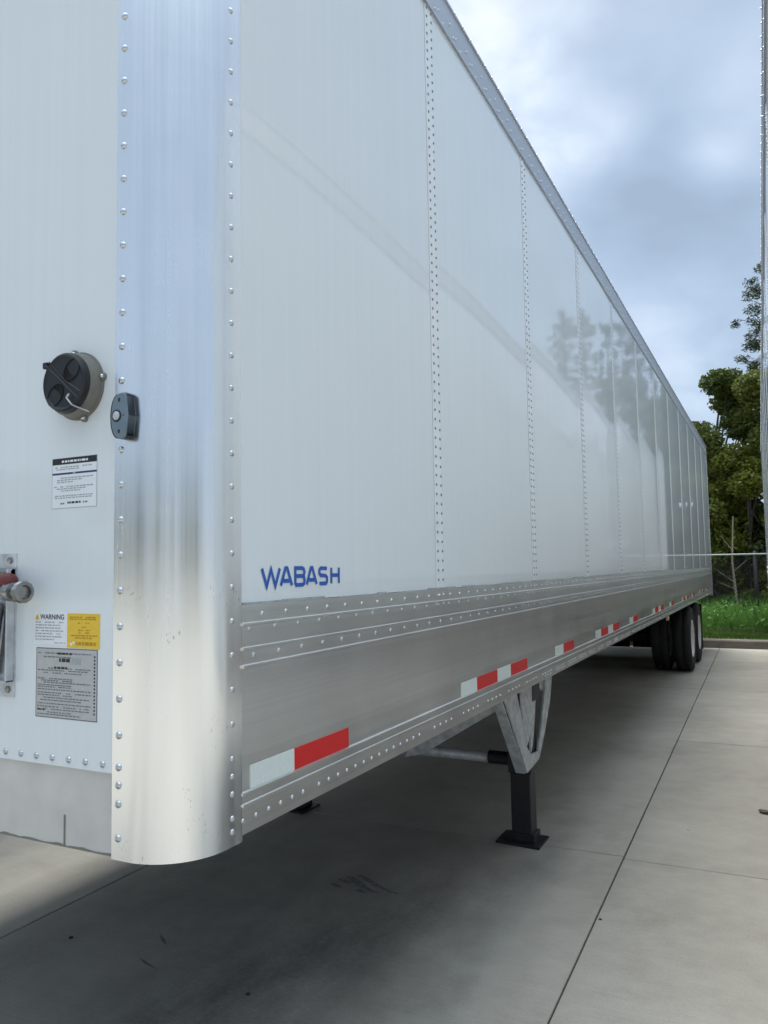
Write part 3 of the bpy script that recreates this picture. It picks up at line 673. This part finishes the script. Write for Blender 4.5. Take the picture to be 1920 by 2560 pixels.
# ------------------------------------------------------------------ fence
fe = empty('chain_link_fence', (1, 19.6, .15)); tag(fe, 'low chain link fence with pale top rail running in front of the trees', 'fence')
FY = 19.6
obj('top_rail', MB().tube((-14, FY + .0, 1.86), (16, FY, 1.90), .024, n=8), FENCEG, fe, True)
for x in [.755 + 3.0 * i for i in range(-4, 6)]:
    po = obj('post', MB().tube((x, FY + .045, .1), (x, FY + .045, 1.93), .045 if abs(x - .755) < .1 else .028, n=10), FENCEB, fe, True)
    obj('post_cap', MB().lathe((x, FY + .045, 1.93), (0, 0, 1), [(0, .042), (.02, .036), (.035, 0)], 10), FENCEB, po, True)
mb = MB(); H0, H1 = .18, 1.84; pit = .085
for s_ in (1, -1):
    x = -8.0
    while x < 10:
        a = (x, FY - .004 * s_, H0); b_ = (x + s_ * (H1 - H0), FY - .004 * s_, H1); mb.tube(a, b_, .0034, n=3, caps=False); x += pit
tag(obj('wire_mesh', mb, FENCEB, fe), kind='stuff')

# ------------------------------------------------------------------ vegetation
def quads(name, P, Dx, Dy, m_, parent=None, kind=None):
    """a mesh of leaf-sized rhombs at points P spanned by vectors Dx, Dy"""
    n = len(P); V = np.empty((n, 4, 3)); V[:, 0] = P - Dx; V[:, 1] = P - Dy; V[:, 2] = P + Dx; V[:, 3] = P + Dy
    me = bpy.data.meshes.new(name); me.vertices.add(4 * n); me.vertices.foreach_set('co', V.reshape(-1)); me.loops.add(4 * n)
    me.loops.foreach_set('vertex_index', np.arange(4 * n)); me.polygons.add(n); me.polygons.foreach_set('loop_start', np.arange(n) * 4)
    me.polygons.foreach_set('loop_total', np.full(n, 4)); me.materials.append(m_); me.update(calc_edges=True)
    o = link(name, me, parent, (0, 0, 0)) if parent is None else link(name, me, parent, tuple(ABS[parent.name]))
    if parent is not None: me.transform(Matrix.Translation(-ABS[parent.name]))
    if kind: o['kind'] = kind
    return o
def leafset(centers, radii, n, size, flat=.85, aspect=.55):
    centers = np.array(centers); radii = np.array(radii); w = radii ** 2; w = w / w.sum(); idx = RNG.choice(len(centers), n, p=w)
    d = RNG.normal(size=(n, 3)); d /= np.linalg.norm(d, axis=1)[:, None]; r = RNG.random(n) ** .45
    P = centers[idx] + d * (radii[idx] * r)[:, None] * np.array([1, 1, flat])
    a = RNG.normal(size=(n, 3)); a[:, 2] *= .6; a /= np.linalg.norm(a, axis=1)[:, None]; b = np.cross(a, RNG.normal(size=(n, 3))); b /= np.linalg.norm(b, axis=1)[:, None]
    s = size * RNG.uniform(.6, 1.3, n)[:, None]
    return P, a * s, b * s * aspect
def broadleaf(x, y, h, w, m_, label, n=15000, low=.25, name='oak_tree', group='trees behind the fence', size=.062):
    root_ = empty(name, (x, y, .15)); tag(root_, label, 'tree', group)
    tb = MB(); top = Vector((x + random.uniform(-.3, .3), y, h * .62)); base = Vector((x, y, .1)); mid = base.lerp(top, .5) + Vector((random.uniform(-.2, .2), random.uniform(-.2, .2), 0))
    r0 = .035 * h / 2 + .05; tb.tube(base, mid, r0, r0 * .7, 8, False); tb.tube(mid, top, r0 * .7, r0 * .4, 8, False)
    cs_, rs_ = [], []
    k = int(26 * w * h / 20) + 18
    for i in range(k):
        t = random.random(); a = random.uniform(0, 2 * PI); z = h * (low + (1 - low) * t) - .2
        env = w * math.sin(PI * min(1, .22 + .72 * t)) ** .7 * random.uniform(.45, 1.0)
        c = Vector((x + env * math.cos(a), y + env * math.sin(a) * .8, z - random.uniform(0, .5))); r = random.uniform(.38, .80) * (1.05 - .35 * t)
        c.z = min(c.z, h - r * .8); cs_.append(tuple(c)); rs_.append(r)
        if i % 2 == 0: st = mid.lerp(top, random.random()); tb.tube(st, c, r0 * .28, .012, 5, False)
    obj('trunk', tb, BARK, root_, True, at=tuple(ABS[root_.name]))
    P, a, b = leafset(cs_, rs_, n, size); quads('crown', P, a, b, m_, root_); return root_
def pine(x, y, h, label, n=60, lean=0, low=.45):
    root_ = empty('pine_tree', (x, y, .15)); tag(root_, label, 'tree', 'trees behind the fence')
    tb = MB(); base = Vector((x, y, .1)); top = Vector((x + lean, y, h)); tb.tube(base, top, .17, .03, 8, False); cs_, rs_ = [], []
    for i in range(n):
        t = low + (1 - low) * (i / n); a = i * 2.4 + random.uniform(-.4, .4); ln = (1.05 - t) * h * .34 + .35; ln *= random.uniform(.6, 1.1)
        s = base.lerp(top, t); e = s + Vector((math.cos(a) * ln, math.sin(a) * ln, ln * .25 + random.uniform(-.1, .3))); tb.tube(s, e, .035 * (1.2 - t), .01, 4, False)
        for q in range(3):
            c = s.lerp(e, .5 + .25 * q) + Vector([random.uniform(-.22, .22) for _ in range(3)]); cs_.append(tuple(c)); rs_.append(random.uniform(.15, .27))
    cs_.append(tuple(top)); rs_.append(.25)
    obj('trunk', tb, BARK, root_, True, at=tuple(ABS[root_.name]))
    P, a, b = leafset(cs_, rs_, len(cs_) * 90, .085, .8, .16); quads('crown', P, a, b, PINEM, root_); return root_
broadleaf(-.15, 23.2, 7.7, 1.35, LEAFA, 'round dark crowned tree just right of the trailer tail, its top against the sky', 34000)
broadleaf(-2.6, 24.6, 6.3, 1.7, LEAFB, 'tree behind the trailer tail, crown hidden by its rear end', 9000)
broadleaf(1.25, 22.4, 7.2, 1.55, LEAFB, 'yellow green bushy tree between the round tree and the right border trailer', 42000, .06)
broadleaf(-.6, 21.6, 4.1, 1.0, LEAFB, 'low olive brown tree against the fence beside the trailer tail', 22000, .08)
broadleaf(.62, 21.9, 5.0, 1.1, LEAFB, 'olive tree with the thickest foliage straight above the black fence post', 28000, .06)
broadleaf(2.3, 23.2, 7.4, 1.3, LEAFA, 'dark tree mostly cut off by the right border trailer', 12000, .15)
pine(1.62, 24.6, 10.9, 'tall open pine whose tufted branches reach out beside the right border trailer', 46, .1, .42)
pine(5.0, 27, 11.0, 'broad pine mirrored tallest in the glossy trailer side', 46, .2, .35)
pine(3.6, 27.5, 10.4, 'slimmer pine mirrored second in the glossy trailer side', 40, -.1, .4)
broadleaf(3.6, 24.5, 8.2, 1.9, LEAFA, 'dark broadleaf tree mirrored below the pines in the trailer side', 14000)
broadleaf(6.6, 26, 8.8, 2.2, LEAFA, 'wide broadleaf tree mirrored leftmost in the trailer side', 14000)
broadleaf(10.5, 27, 7.6, 2.4, LEAFB, 'far right tree mirrored low in the trailer side above the neighbour roof', 9000)
def shrub(x, y, h, w, m_, label, n=8000):
    root_ = empty('shrub', (x, y, .15)); tag(root_, label, 'shrub', 'undergrowth behind the fence'); cs_ = []; rs_ = []; tb = MB()
    for i in range(26):
        a = random.uniform(0, 2 * PI); r = w * math.sqrt(random.random()); z = random.uniform(.2, h - .4); cs_.append((x + r * math.cos(a), y + r * math.sin(a) * .6, z)); rs_.append(random.uniform(.3, .55))
        if i % 3 == 0: tb.tube((x + r * .3, y, .1), cs_[-1], .03, .008, 5, False)
    obj('stems', tb, BARK, root_, True, at=tuple(ABS[root_.name])); P, a, b = leafset(cs_, rs_, n, .075); quads('foliage', P, a, b, m_, root_)
for x, y, h, w, m_, lb in ((-1.7, 22.4, 2.9, 1.2, LEAFC, 'dark shrub half hidden behind the trailer tail'), (-.2, 23.0, 2.6, 1.0, LEAFC, 'shaded shrub behind the fence at the foot of the round tree'),
                           (.9, 23.6, 3.2, 1.1, LEAFC, 'dark shrub behind the black fence post'), (1.45, 22.0, 3.6, 1.0, LEAFC, 'shrub behind the fence at the right border'), (.35, 22.5, 5.2, 1.0, LEAFB, 'tall leafy shrub filling the gap between trailer tail and fence post'), (3.6, 23.4, 3.0, 1.4, LEAFC, 'shrub hidden behind the right border trailer, mirrored only'),
                           (1.0, 21.0, 1.1, .55, LEAFB, 'small bright bush just behind the fence post'), (-4.2, 23.5, 3.2, 1.6, LEAFC, 'shrub beyond the trailer wheels')): shrub(x, y, h, w, m_, lb, int(4500 * w))
sap = empty('bare_sapling', (.34, 20.7, .15)); tag(sap, 'slender pale leafless sapling standing behind the fence near its black post', 'sapling')
tb = MB(); tb.tube((.34, 20.7, .15), (.26, 20.7, .75), .045, .036, 7, False); tb.tube((.26, 20.7, .75), (.20, 20.7, 1.7), .036, .026, 7, False); tb.tube((.20, 20.7, 1.7), (.27, 20.75, 2.9), .026, .012, 6, False)
obj('trunk', tb, PALEBARK, sap, True, at=tuple(ABS[sap.name]))
for p_, q_ in (((.24, 20.7, 1.0), (-.12, 20.6, 1.18)), ((.21, 20.7, 1.45), (.55, 20.7, 1.75)), ((.2, 20.7, 1.2), (-.25, 20.75, 1.55)), ((.31, 20.7, .35), (.12, 20.6, .62)), ((.22, 20.7, 2.0), (-.05, 20.7, 2.4))):
    obj('branch', MB().tube(p_, q_, .012, .005, 5, False), PALEBARK, sap, at=tuple(ABS[sap.name]))
def blades(name, n, x0, x1, y0, y1, h0, h1, w, m_, z=.15, lean=.35):
    P = np.stack([RNG.uniform(x0, x1, n), RNG.uniform(y0, y1, n), np.full(n, z)], 1); hh = RNG.uniform(h0, h1, n) * (.6 + .5 * (np.sin(P[:, 0] * 2.1) * np.sin(P[:, 1] * 2.9) * .5 + .5))
    up = np.stack([RNG.normal(0, lean, n), RNG.normal(0, lean, n), np.ones(n)], 1); up /= np.linalg.norm(up, axis=1)[:, None]; up *= (hh / 2)[:, None]
    a = RNG.uniform(0, 2 * PI, n); sd_ = np.stack([np.cos(a), np.sin(a), np.zeros(n)], 1) * (w * RNG.uniform(.6, 1.4, n))[:, None]
    return quads(name, P + up, up, sd_, m_, None, 'stuff')
tag(blades('short_grass', 26000, -5, 8, 15.72, 17.6, .05, .11, .006, GRASSM), 'mown grass strip behind the kerb', 'grass')
tag(blades('tall_grass', 16000, -5, 8, 17.6, 21.5, .25, .85, .010, WEEDM, lean=.3), 'tall bright weeds at the foot of the fence', 'grass')
n = 16000; P = np.stack([RNG.uniform(-5, 8, n), RNG.uniform(17.5, 21.5, n), np.zeros(n)], 1)
P[:, 2] = .18 + RNG.random(n) ** .8 * (.24 + .50 * (.5 + .5 * np.sin(P[:, 0] * 2.3 + 1) * np.sin(P[:, 1] * 1.9))); a = RNG.normal(size=(n, 3)); a /= np.linalg.norm(a, axis=1)[:, None]; b = np.cross(a, RNG.normal(size=(n, 3))); b /= np.linalg.norm(b, axis=1)[:, None]
s = RNG.uniform(.025, .065, n)[:, None]; tag(quads('weeds', P, a * s, b * s * .6, WEEDM, None, 'stuff'), 'leafy weeds growing along the fence', 'weeds')
# woods across the yard, seen mirrored in the corner post
cs_, rs_ = [], []
for i in range(170):
    a = math.radians(random.uniform(185, 355)); r = random.uniform(52, 62); cs_.append((r * math.cos(a), r * math.sin(a), random.uniform(.5, 6.8))); rs_.append(random.uniform(1.6, 3.2))
P, a, b = leafset(cs_, rs_, 22000, .55); tag(quads('far_wood', P, a, b, LEAFC, None, 'stuff'), 'dark far wood across the yard, mirrored in the corner post', 'woods')

# ------------------------------------------------------------------ litter
lf = MB(); pts = [(.978, 4.60), (1.0, 4.575), (1.035, 4.57), (1.045, 4.60), (1.02, 4.63), (.99, 4.635)]
lf.prism(pts, 2, .0, .008); lf.v = [(x, y, z + .012 * abs(x - 1.01) / .035) for x, y, z in lf.v]
tag(obj('dead_leaf', lf, BARK), 'small curled dark leaf alone on the pale concrete right of the landing gear', 'leaf')
def pebble(x, y, r, label):
    mb = MB(); mb.lathe((x, y, -.001), (0, 0, 1), [(0, r), (r * .4, r * 1.05), (r * .8, r * .7), (r, 0)], 7); mb.v = [(a + random.uniform(-.1, .1) * r, b_ + random.uniform(-.1, .1) * r, c_) for a, b_, c_ in mb.v]
    tag(obj('pebble', mb, SEAL), label, 'pebble', 'pebbles on the concrete')
pebble(-1.846, 1.351, .010, 'tiny dark pebble on the concrete at the lower left near the slab joint'); pebble(-.807, 1.31, .008, 'tiny dark pebble on the concrete at the bottom centre')
pebble(.33, 2.55, .008, 'tiny stone caught on the long slab joint at the lower right')
